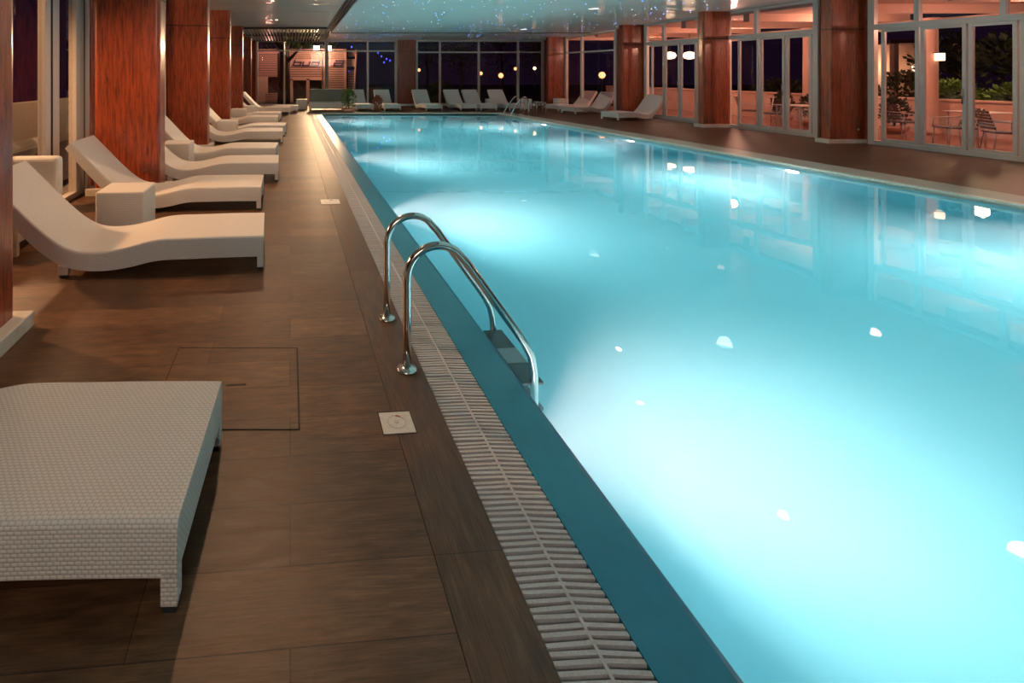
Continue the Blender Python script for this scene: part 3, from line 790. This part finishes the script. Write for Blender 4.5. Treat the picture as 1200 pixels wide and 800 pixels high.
# slatted trellis right of kiosk
t3 = empty('trellis', (K(406,0)[0], KY+.2, -.12)); tag(t3, 'leaning slatted trellis at the right end of pink kiosk', 'trellis')
kx0 = K(406,0)[0]; mb = MB(); slats(mb, 408, 417, 60, 66, 2.4); slats(mb, 408, 416, 82, 110, 2.0); mb.build('slats', 'kiosk_slat', t3)
mb = MB(); X0, Z0 = K(415,126); X1, Z1 = K(418,58); mb.tube([(X0-kx0,0,0),(X1-kx0,0,Z1+.12)], .06, 8); kb(mb, 406, 416, 69, 78, 0,.05); mb.build('post', 'kiosk_slat', t3)
kx0 = sv
# floodlight mast
FY = 28.6
fx = (378-CX)*FY/F; fzz = H-(56.5-HY)*FY/F
t = empty('floodlight_mast', (fx, FY, -.12)); tag(t, 'mast with two blazing floodlights before the pink kiosk', 'floodlight')
mb = MB(); mb.tube([(0,0,0),(0,0,fzz-.05)], .045, 10); mb.tube([(-.36,0,fzz-.12),(.36,0,fzz-.12)], .035, 8); mb.build('pole', 'white_frame', t)
for dx in (-.34, .34):
    mb = MB(); mb.box(dx-.17, dx+.17, -.06, .08, fzz-.03, fzz+.26); h = mb.build('lamp_head', 'dark_metal', t, .02)
    mb = MB(); mb.box(dx-.15, dx+.15, -.075, -.058, fzz-.01, fzz+.24); mb.build('lens', 'flood', h)
# trees
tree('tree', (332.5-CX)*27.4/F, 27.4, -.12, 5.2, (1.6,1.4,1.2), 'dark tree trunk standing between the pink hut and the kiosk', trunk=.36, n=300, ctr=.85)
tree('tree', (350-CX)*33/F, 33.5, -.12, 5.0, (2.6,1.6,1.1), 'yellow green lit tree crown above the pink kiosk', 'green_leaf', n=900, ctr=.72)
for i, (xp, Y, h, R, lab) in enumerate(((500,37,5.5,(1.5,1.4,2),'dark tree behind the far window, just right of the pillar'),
                             (540,33,5.0,(1.3,1.2,1.8),'dark tree behind the middle of the far window'),
                             (588,36,5.6,(1.4,1.3,2),'dark tree behind the right part of far window'),
                             (634,31,4.6,(1.1,1.1,1.6),'dark tree beyond the right corner of far window'))):
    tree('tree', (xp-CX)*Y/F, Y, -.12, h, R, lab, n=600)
x, y = nearfoot(516, 26.6); 
t = empty('shrub', (x,y,-.12)); tag(t, 'round green shrub outside, behind a far window mullion', 'shrub')
mb = MB(); mb.tube([(0,0,0),(0,0,.6)], .03, 6); mb.build('stem', 'bark', t)
mb = MB(); leaves(mb, (0,0,.65), (.55,.5,.6), 700, .13); mb.build('foliage', 'green_leaf', t, recalc=False)
# small outdoor lamps
def globe_lamp(xp, yp, Y, r, mat, lab, grp=None):
    x = (xp-CX)*Y/F; z = H-(yp-HY)*Y/F
    t = empty('garden_lamp', (x,Y,-.12)); tag(t, lab, 'garden lamp', grp)
    mb = MB(); mb.tube([(0,0,0),(0,0,z+.12-r)], .03, 8); mb.build('pole', 'dark_metal', t)
    mb = MB(); mb.lathe([(r*.05, z+.12-r), (r*.6, z+.12-r*.8), (r, z+.12), (r*.6, z+.12+r*.8), (r*.05, z+.12+r)], n=14); mb.build('globe', mat, t)
    return x, Y, z
globe_lamp(491,82,31,.10,'orange_globe','small warm lamp outside, just right of the far wall pillar')
globe_lamp(563.5,86,30.5,.11,'orange_globe','small orange lamp outside beside a far window mullion')
globe_lamp(587,88.5,29.5,.15,'orange_globe','brighter orange lamp outside behind far window, above last loungers')
globe_lamp(604,80.5,31,.10,'orange_globe','small pinkish lamp outside near the right far mullion')
globe_lamp(626.5,80,30,.10,'lantern','pale lamp outside near the far right corner of windows')
for k, (xp, yp) in enumerate(((412,55),(409,84),(447,66),(453,69),(457,71),(450,73),(443,62),(414,60))):
    x = (xp-CX)*31/F; z = H-(yp-HY)*31/F
    mb = MB(); mb.lathe([(.01,-.06),(.045,-.03),(.045,.03),(.01,.06)], n=8)
    tag(mb.build('blue_bulb', 'blue_led', loc=(x,31,z)), 'small glowing blue bulb of the string lights outside the far window', 'light bulb', 'blue string lights outside')

# ------------------------------------------------------------------ terrace on the right
wP = 18.35
mb = MB(); mb.prism([PRn(wW+.2,-2), PRn(wP+4.1,-2), PRn(wP+4.1,YF+.34), PRn(wW+.2,YF+.34)], -.25, -.02)
struct(mb.build('floor_terrace', 'terrace'))
t = empty('parapet_wall', (*PRn(wP,15),0)); tag(t, 'low pinkish terrace parapet beyond the right glass doors', 'parapet', kind='structure')
del t['label']; del t['category']
ox, oy = t.location.x, t.location.y
mb = MB(); P = [PRn(wP,2), PRn(wP+.22,2), PRn(wP+.22,27), PRn(wP,27)]; mb.prism([(p[0]-ox,p[1]-oy) for p in P], -.02, .86); mb.build('wall_body', 'plaster', t)
mb = MB(); P = [PRn(wP-.04,2), PRn(wP+.26,2), PRn(wP+.26,27), PRn(wP-.04,27)]; mb.prism([(p[0]-ox,p[1]-oy) for p in P], .86, .92); mb.build('cap', 'plaster', t, .01)
# canopy
mb = MB(); P = [PRn(wW+.16,2), PRn(wP+.6,2), PRn(wP+.6,26), PRn(wW+.16,26)]; mb.prism(P, 3.32, 3.42)
struct(mb.build('ceiling_terrace', 'plaster'))
mb = MB()
for yy in (6,8.2,10.4,12.6,14.8,17,19.2,21.4,23.6):
    mb.prism([PRn(wW+.2,yy), PRn(wP+.5,yy), PRn(wP+.5,yy+.18), PRn(wW+.2,yy+.18)], 3.10, 3.32)
mb.prism([PRn(wP+.3,2), PRn(wP+.5,2), PRn(wP+.5,26), PRn(wP+.3,26)], 2.85, 3.12)
struct(mb.build('trim_9', 'plaster'))
def terr(xp, w): Y = F*w/(xp-302.4); return XR(w,Y), Y
for xp, lab, zl in ((1091,'round terrace column with lantern seen through the nearest glass doors',2.04),(947,'round terrace column with lantern seen through the middle glass doors',1.99)):
    x, y = terr(xp, 18.1)
    t = empty('terrace_column', (x,y,-.02)); tag(t, lab, 'column', 'round terrace columns')
    mb = MB(); mb.lathe([(.19,0),(.19,.08),(.15,.12),(.14,.2),(.13,3.0),(.17,3.06),(.17,3.12)]); mb.build('shaft', 'plaster', t)
    l = empty('wall_lantern', (x-.03,y-.22,zl)); tag(l, 'glowing square lantern on the column behind the '+('nearest' if xp>1000 else 'middle')+' glass doors', 'lantern')
    mb = MB(); mb.box(-.075,.075,-.07,.06,-.10,.10); mb.build('shade', 'lantern', l, .01)
    mb = MB(); mb.box(-.085,.085,-.08,.085,.10,.125); mb.box(-.02,.02,.06,.10,-.03,.03); mb.build('cap', 'dark_metal', l)
for xp, side in ((785,'left'),(808,'right')):
    x, y = terr(xp, 18.0); z = H+19*y/F
    t = empty('pendant_lamp', (x,y,z)); tag(t, f'round glowing pendant lamp behind the far glass doors, {side} one', 'pendant lamp')
    mb = MB(); mb.lathe([(.05,-.16),(.18,-.12),(.25,0),(.18,.12),(.05,.16)]); mb.build('globe', 'globe', t)
    mb = MB(); mb.tube([(0,0,.15),(0,0,3.33-z)], .012, 6); mb.build('cord', 'dark_metal', t)
x, y = terr(705.5, 17.5)
globe_lamp(705.5, 88, y, .17, 'orange_globe', 'orange glowing lamp behind the right window with the two loungers')
# terrace furniture
def terrace_chair():
    t = empty('terrace_chair')
    for (a,b) in ((-.24,-.22),(.24,-.22)):
        mb = MB(); mb.tube([(a,b,0),(a*.9,b+.02,.44)], .014, 8); mb.build('leg', 'white_frame', t)
    for (a,b) in ((-.24,.26),(.24,.26)):
        mb = MB(); mb.tube([(a,b,0),(a*.9,b-.06,.44),(a*.9,b+.06,.88)], .014, 8); mb.build('leg', 'white_frame', t)
    mb = MB(); mb.box(-.25,.25,-.24,.24,.42,.46); mb.build('seat', 'dark_wicker', t, .02)
    mb = MB(); 
    for k in range(6): mb.box(-.24,.24,.22+.02*k,.25+.02*k,.50+.065*k,.545+.065*k)
    mb.build('backrest', 'dark_wicker', t)
    for a in (-.26,.26):
        mb = MB(); mb.tube([(a,-.2,.44),(a,-.2,.64),(a,.26,.66)], .014, 8); mb.build('armrest', 'white_frame', t)
    return t
tc = terrace_chair(); fc = [True]
def tchair(x, y, rz, lab):
    o = tc if fc[0] else copy_tree(tc); fc[0] = False
    o.location = (x,y,-.02); o.rotation_euler = (0,0,math.radians(rz)); tag(o, lab, 'chair', 'terrace chairs')
def ttable(x, y, lab, s=.42):
    t = empty('terrace_table', (x,y,-.02)); tag(t, lab, 'table', 'terrace tables')
    mb = MB(); mb.box(-s,s,-s,s,.70,.73); mb.build('tabletop', 'white_frame', t, .01)
    for a,b in ((-1,-1),(1,-1),(1,1),(-1,1)):
        mb = MB(); mb.tube([(a*s*.85,b*s*.85,0),(a*s*.85,b*s*.85,.70)], .02, 8); mb.build('leg', 'white_frame', t)
for w, xp, rz, lab in ((15.6, 878, 60, 'terrace chair behind the left leaf of middle glass doors'), (15.3, 908, -70, 'terrace chair behind the centre leaf of middle glass doors'),
                   (15.9, 1060, 80, 'terrace chair behind the left leaf of nearest glass doors'), (15.4, 1118, 250, 'terrace chair behind the centre leaf of nearest glass doors'),
                   (15.2, 1178, 60, 'terrace chair behind the right leaf of nearest glass doors')):
    x, y = terr(xp, w); tchair(x, y, rz, lab)
for w, xp, lab in ((15.3, 938, 'terrace table behind the right leaf of middle glass doors'), (17.0, 1150, 'terrace table behind the nearest glass doors')):
    x, y = terr(xp, w); ttable(x, y, lab)
for xp, w, lab in ((917, 17.6, 'dark potted shrub by the parapet behind the middle glass doors'), (951, 16.6, 'dark potted shrub behind the right leaf of the middle glass doors'),
                   (1048, 17.2, 'dark potted shrub by the parapet behind left leaf of nearest doors')):
    x, y = terr(xp, w); potted(x, y, lab, 'dark_leaf', .26, .75, 420)
# hedges and trees beyond parapet
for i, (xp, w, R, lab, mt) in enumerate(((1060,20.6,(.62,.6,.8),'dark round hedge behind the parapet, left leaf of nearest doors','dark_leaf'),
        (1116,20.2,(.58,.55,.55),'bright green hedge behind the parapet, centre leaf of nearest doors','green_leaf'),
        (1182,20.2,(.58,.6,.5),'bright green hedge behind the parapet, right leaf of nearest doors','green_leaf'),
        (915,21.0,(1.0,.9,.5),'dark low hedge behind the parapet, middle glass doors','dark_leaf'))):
    x, y = terr(xp+(15 if xp > 1150 else 0), w)
    t = empty('hedge', (x,y,-.12)); tag(t, lab, 'hedge')
    mb = MB(); mb.tube([(0,0,0),(0,0,1.0)], .05, 6); mb.build('stem', 'bark', t)
    mb = MB(); leaves(mb, (0,0,.95), R, 800, .14); mb.build('foliage', mt, t, recalc=False)
x, y = terr(1120, 24.5); tree('tree', x, y, -.12, 3.4, (1.2,1.1,1.1), 'dark garden tree behind the nearest glass doors, left', n=700, ctr=.62)
x, y = terr(1195, 22.6); tree('tree', x, y, -.12, 3.2, (1.1,1.1,1.0), 'dark garden tree behind the nearest glass doors, right', n=700, ctr=.62)
# lit pavilion in the distance
x, y = terr(1052, 27)
t = empty('garden_pavilion', (x,y,-.12)); tag(t, 'small lit pavilion beyond the terrace, left leaf of nearest doors', 'pavilion')
mb = MB(); mb.box(-1.3,1.5,0,.15,0,2.9); mb.build('wall', 'plaster', t)
mb = MB(); mb.box(-1.6,1.8,-1.2,.3,2.9,3.05); mb.build('roof', 'dark_room', t)
for a in (-1.2,0,1.3):
    mb = MB(); mb.box(a-.09,a+.09,-1.05,-.87,0,2.9); mb.build('post', 'plaster', t)
mb = MB(); mb.lathe([(.03,1.75),(.14,1.85),(.14,2.0),(.03,2.1)], (.35,-.4), 12); mb.build('lamp', 'lantern', t)
# outside the left window: low wall
mb = MB(); mb.box(-7.2,-6.9,2,22,-.12,.95); tag(mb.build('garden_wall', 'coping'), 'low beige garden wall outside the left windows', 'garden wall')

# ------------------------------------------------------------------ ceiling lights
def disc(name, r, mat, ring, lab, cat, grp, x, y):
    z = ceil_z(y); t = empty(name, (x,y,z)); tag(t, lab, cat, grp)
    mb = MB(); mb.lathe([(r*.92,-.012),(r*.92,-.004)], n=20); mb.build('lens', mat, t)
    mb = MB(); n = 20
    for k in range(n):
        a0, a1 = 2*math.pi*k/n, 2*math.pi*(k+1)/n
        mb.prism([(r*.93*math.cos(a0),r*.93*math.sin(a0)),(r*1.12*math.cos(a0),r*1.12*math.sin(a0)),(r*1.12*math.cos(a1),r*1.12*math.sin(a1)),(r*.93*math.cos(a1),r*.93*math.sin(a1))], -.016, -.001)
    mb.build('trim_ring', 'white_frame', t)
names = {20.0:'farthest of the four', 14.6:'third of the four', 9.75:'second of the four', 5.5:'nearest of the four'}
for yy, nm in names.items():
    disc('ceiling_light', .15, 'down_lens', 1, f'round white ceiling light above the pool, {nm}', 'ceiling light', None, 7.45, yy)
for (x, yy, nm) in ((5.4,9.66,'left one beyond'), (4.83,8.05,'middle one'), (5.3,6.03,'nearest one')):
    disc('ceiling_spotlight', .06, 'spot_lens', 1, f'small warm ceiling spotlight over the pool, {nm}', 'spotlight', None, x, yy)
sb = {}
for k, mt in enumerate(('star_blue', 'star_white')):
    mb = MB(); r = .011
    mb.lathe([(r,-.008),(r*.8,-.011)], n=6); o = mb.build('star_light', mt, loc=(4+k,14,CEIL)); sb[mt] = o
cnt = 0
for i in range(290):
    yy = random.uniform(12.8, 24.6)**1.0
    x = random.uniform(XL(cu+.1,yy), XR(wW-.2,yy))
    mt = 'star_blue' if random.random() < .5 else 'star_white'
    src = sb[mt]; o = src if not src.get('label') else src.copy()
    if o is not src: C.objects.link(o)
    s = random.choice((.7,.9,1.0,1.3)); o.scale = (s,s,1); o.location = (x, yy, ceil_z(yy)+.002)
    tag(o, 'tiny blue star light glinting in the glossy ceiling' if mt == 'star_blue' else 'tiny white star light glinting in the glossy ceiling', 'star light', 'blue ceiling stars' if mt == 'star_blue' else 'white ceiling stars')

# ------------------------------------------------------------------ underwater lamps
def pool_lamp(x, y, rz, power, lab):
    t = empty('underwater_lamp', (x,y,-.36), rz); tag(t, lab, 'pool light', 'round underwater pool lamps')
    mb = MB(); r = .15; n = 24
    # disc facing local +x
    for (a, b, rr, m_) in ((.0,.03,.15,'ring'),):
        va = [mb.bm.verts.new((a, rr*math.cos(2*math.pi*k/n), rr*math.sin(2*math.pi*k/n))) for k in range(n)]
        vb = [mb.bm.verts.new((b, rr*.93*math.cos(2*math.pi*k/n), rr*.93*math.sin(2*math.pi*k/n))) for k in range(n)]
        mb.bm.faces.new(va); mb.bm.faces.new(vb[::-1])
        for k in range(n): mb.bm.faces.new((va[k], va[(k+1)%n], vb[(k+1)%n], vb[k]))
    mb.build('housing', 'steel', t)
    mb = MB(); va = [mb.bm.verts.new((.036, .115*math.cos(2*math.pi*k/n), .115*math.sin(2*math.pi*k/n))) for k in range(n)]
    vb = [mb.bm.verts.new((.031, .12*math.cos(2*math.pi*k/n), .12*math.sin(2*math.pi*k/n))) for k in range(n)]
    mb.bm.faces.new(va)
    for k in range(n): mb.bm.faces.new((va[k], va[(k+1)%n], vb[(k+1)%n], vb[k]))
    mb.build('lens', 'lamp_lens', t)
    l = bpy.data.lights.new('pool_lamp_light', 'AREA'); l.shape = 'DISK'; l.size = .22; l.energy = power; l.color = (1,.60,.54); l.spread = math.radians(110)
    o = bpy.data.objects.new('pool_lamp_light', l); C.objects.link(o)
    d = Vector((math.cos(rz), math.sin(rz), 0)); o.location = Vector((x,y,-.36)) + d*.05
    o.rotation_euler = (Vector((d.x,d.y,.0)).normalized()).to_track_quat('-Z','Y').to_euler()
PW = 195
for k, yy in enumerate((-1.3, 2.55, 6.5, 10.4, 14.3, 18.0)):
    pool_lamp(XL(uC,yy)+.003, yy, ANG, PW, 'round underwater lamp glowing at the left pool wall')
for k, yy in enumerate((1.1, 5.1, 9.0, 12.9, 16.8)):
    pool_lamp(XR(wI,yy)-.003, yy, math.pi+ANGR, PW*1.5, 'round underwater lamp glowing at the right pool wall')

# ------------------------------------------------------------------ lights
def light(kind, loc, energy, col, size=.3, target=None, spread=None, blend=.5, angle=None, name='lamp_light'):
    l = bpy.data.lights.new(name, kind); l.energy = energy; l.color = col
    if kind == 'AREA': l.size = size; 
    if kind in ('POINT','SPOT'): l.shadow_soft_size = size
    if kind == 'SPOT' and angle: l.spot_size = math.radians(angle); l.spot_blend = blend
    o = bpy.data.objects.new(name, l); C.objects.link(o); o.location = loc
    if target: o.rotation_euler = (Vector(target)-Vector(loc)).to_track_quat('-Z','Y').to_euler()
    return o
WARM = (1,.60,.32)
# floodlights outside shining in along the deck
for dx in (-.34,.34):
    light('SPOT', (fx+dx, FY-.25, fzz+.1), 1050, (1,.66,.34), .12, target=(-1.2, 8, 0), angle=95)
light('POINT', (fx, FY+.6, fzz+.1), 260, (1,.62,.36), .2)
light('POINT', ((316-CX)*28.5/F, 28.3, 2.6), 90, (1,.50,.36), .2)
# garden lamp outside left windows
light('SPOT', (-6.2, 5.2, 2.9), 1500, (1,.55,.24), .12, target=(-1.5, 4.9, .0), angle=80)
light('POINT', (-6.0, 12.5, 2.6), 200, (1,.58,.28), .2)
light('POINT', (-5.6, 8.7, 2.7), 260, (1,.56,.27), .2)  # added fill outside to brighten the third left pillar
# terrace lamps
for yy in (7.0, 10.5, 14, 17.5, 21.5):
    light('POINT', (XR(wW+2.2, yy), yy, 2.75), 150, (1,.50,.34), .15)
light('POINT', (terr(1052,26.2)[0], terr(1052,26.2)[1], 1.9), 60, (1,.6,.35), .15)
light('POINT', (terr(1150,19.6)[0], terr(1150,19.6)[1], 2.0), 60, (1,.7,.35), .15)
# unseen warm fill behind the camera, pool ceiling lights, added spots over the decks
light('AREA', (-1.3, -2.4, 3.2), 85, (1,.80,.66), 2.2, target=(-.9, 5, .3))
for yy in (5.5, 9.75, 14.6, 20.0): light('SPOT', (7.45, yy, ceil_z(yy)-.04), 9, (.95,.95,1), .12, target=(7.45,yy,0), angle=150)
for (x, yy) in ((5.4,9.66),(4.83,8.05),(5.3,6.03)): light('SPOT', (x, yy, CEIL-.03), 14, (1,.72,.48), .05, target=(x,yy,0), angle=120)
for k, yy in enumerate((5.1, 9.1, 13.1, 17.1)):  # soffit spots and their fixtures, added to warm the left deck
    disc('ceiling_spotlight', .05, 'spot_lens', 1, 'added warm spotlight in the soffit over the left deck, '+('nearest one','second one','third one','farthest one')[k], 'spotlight', None, XL(-.45,yy), yy)
    light('SPOT', (XL(-.45,yy), yy, ceil_z(yy)-.05), 170, (1,.56,.30), .04, target=(XL(-.7,yy), yy, 0), angle=140)
for yy in (10.2, 13.6, 17.2, 21.5): light('SPOT', (XR(12.3,yy), yy, ceil_z(yy)-.05), 17, (1,.45,.34), .08, target=(XR(12.3,yy), yy, 0), angle=150)  # added spots without fixtures, fill for the right deck

w = bpy.data.worlds.new('World'); bpy.context.scene.world = w; w.use_nodes = True
bg = w.node_tree.nodes['Background']; bg.inputs[0].default_value = (.035,.016,.05,1); bg.inputs[1].default_value = .22

# ------------------------------------------------------------------ camera
cam = bpy.data.cameras.new('camera'); co = bpy.data.objects.new('camera', cam); C.objects.link(co)
co.location = (0,0,H); co.rotation_euler = (math.pi/2,0,0)
cam.sensor_width = 36; cam.lens = 36*F/1200; cam.shift_x = (600-CX)/1200; cam.shift_y = (HY-400)/1200
cam.clip_end = 200
sc = bpy.context.scene; sc.camera = co
sc.view_settings.view_transform = 'Standard'; sc.view_settings.look = 'None'; sc.view_settings.exposure = 0; sc.view_settings.gamma = 1
sc.view_settings.use_curve_mapping = False
cy = sc.cycles
cy.use_denoising = True; cy.max_bounces = 10; cy.diffuse_bounces = 3; cy.glossy_bounces = 4; cy.transmission_bounces = 6; cy.transparent_max_bounces = 12; cy.volume_bounces = 2
cy.caustics_reflective = False; cy.caustics_refractive = True; cy.sample_clamp_indirect = 6; cy.blur_glossy = .5
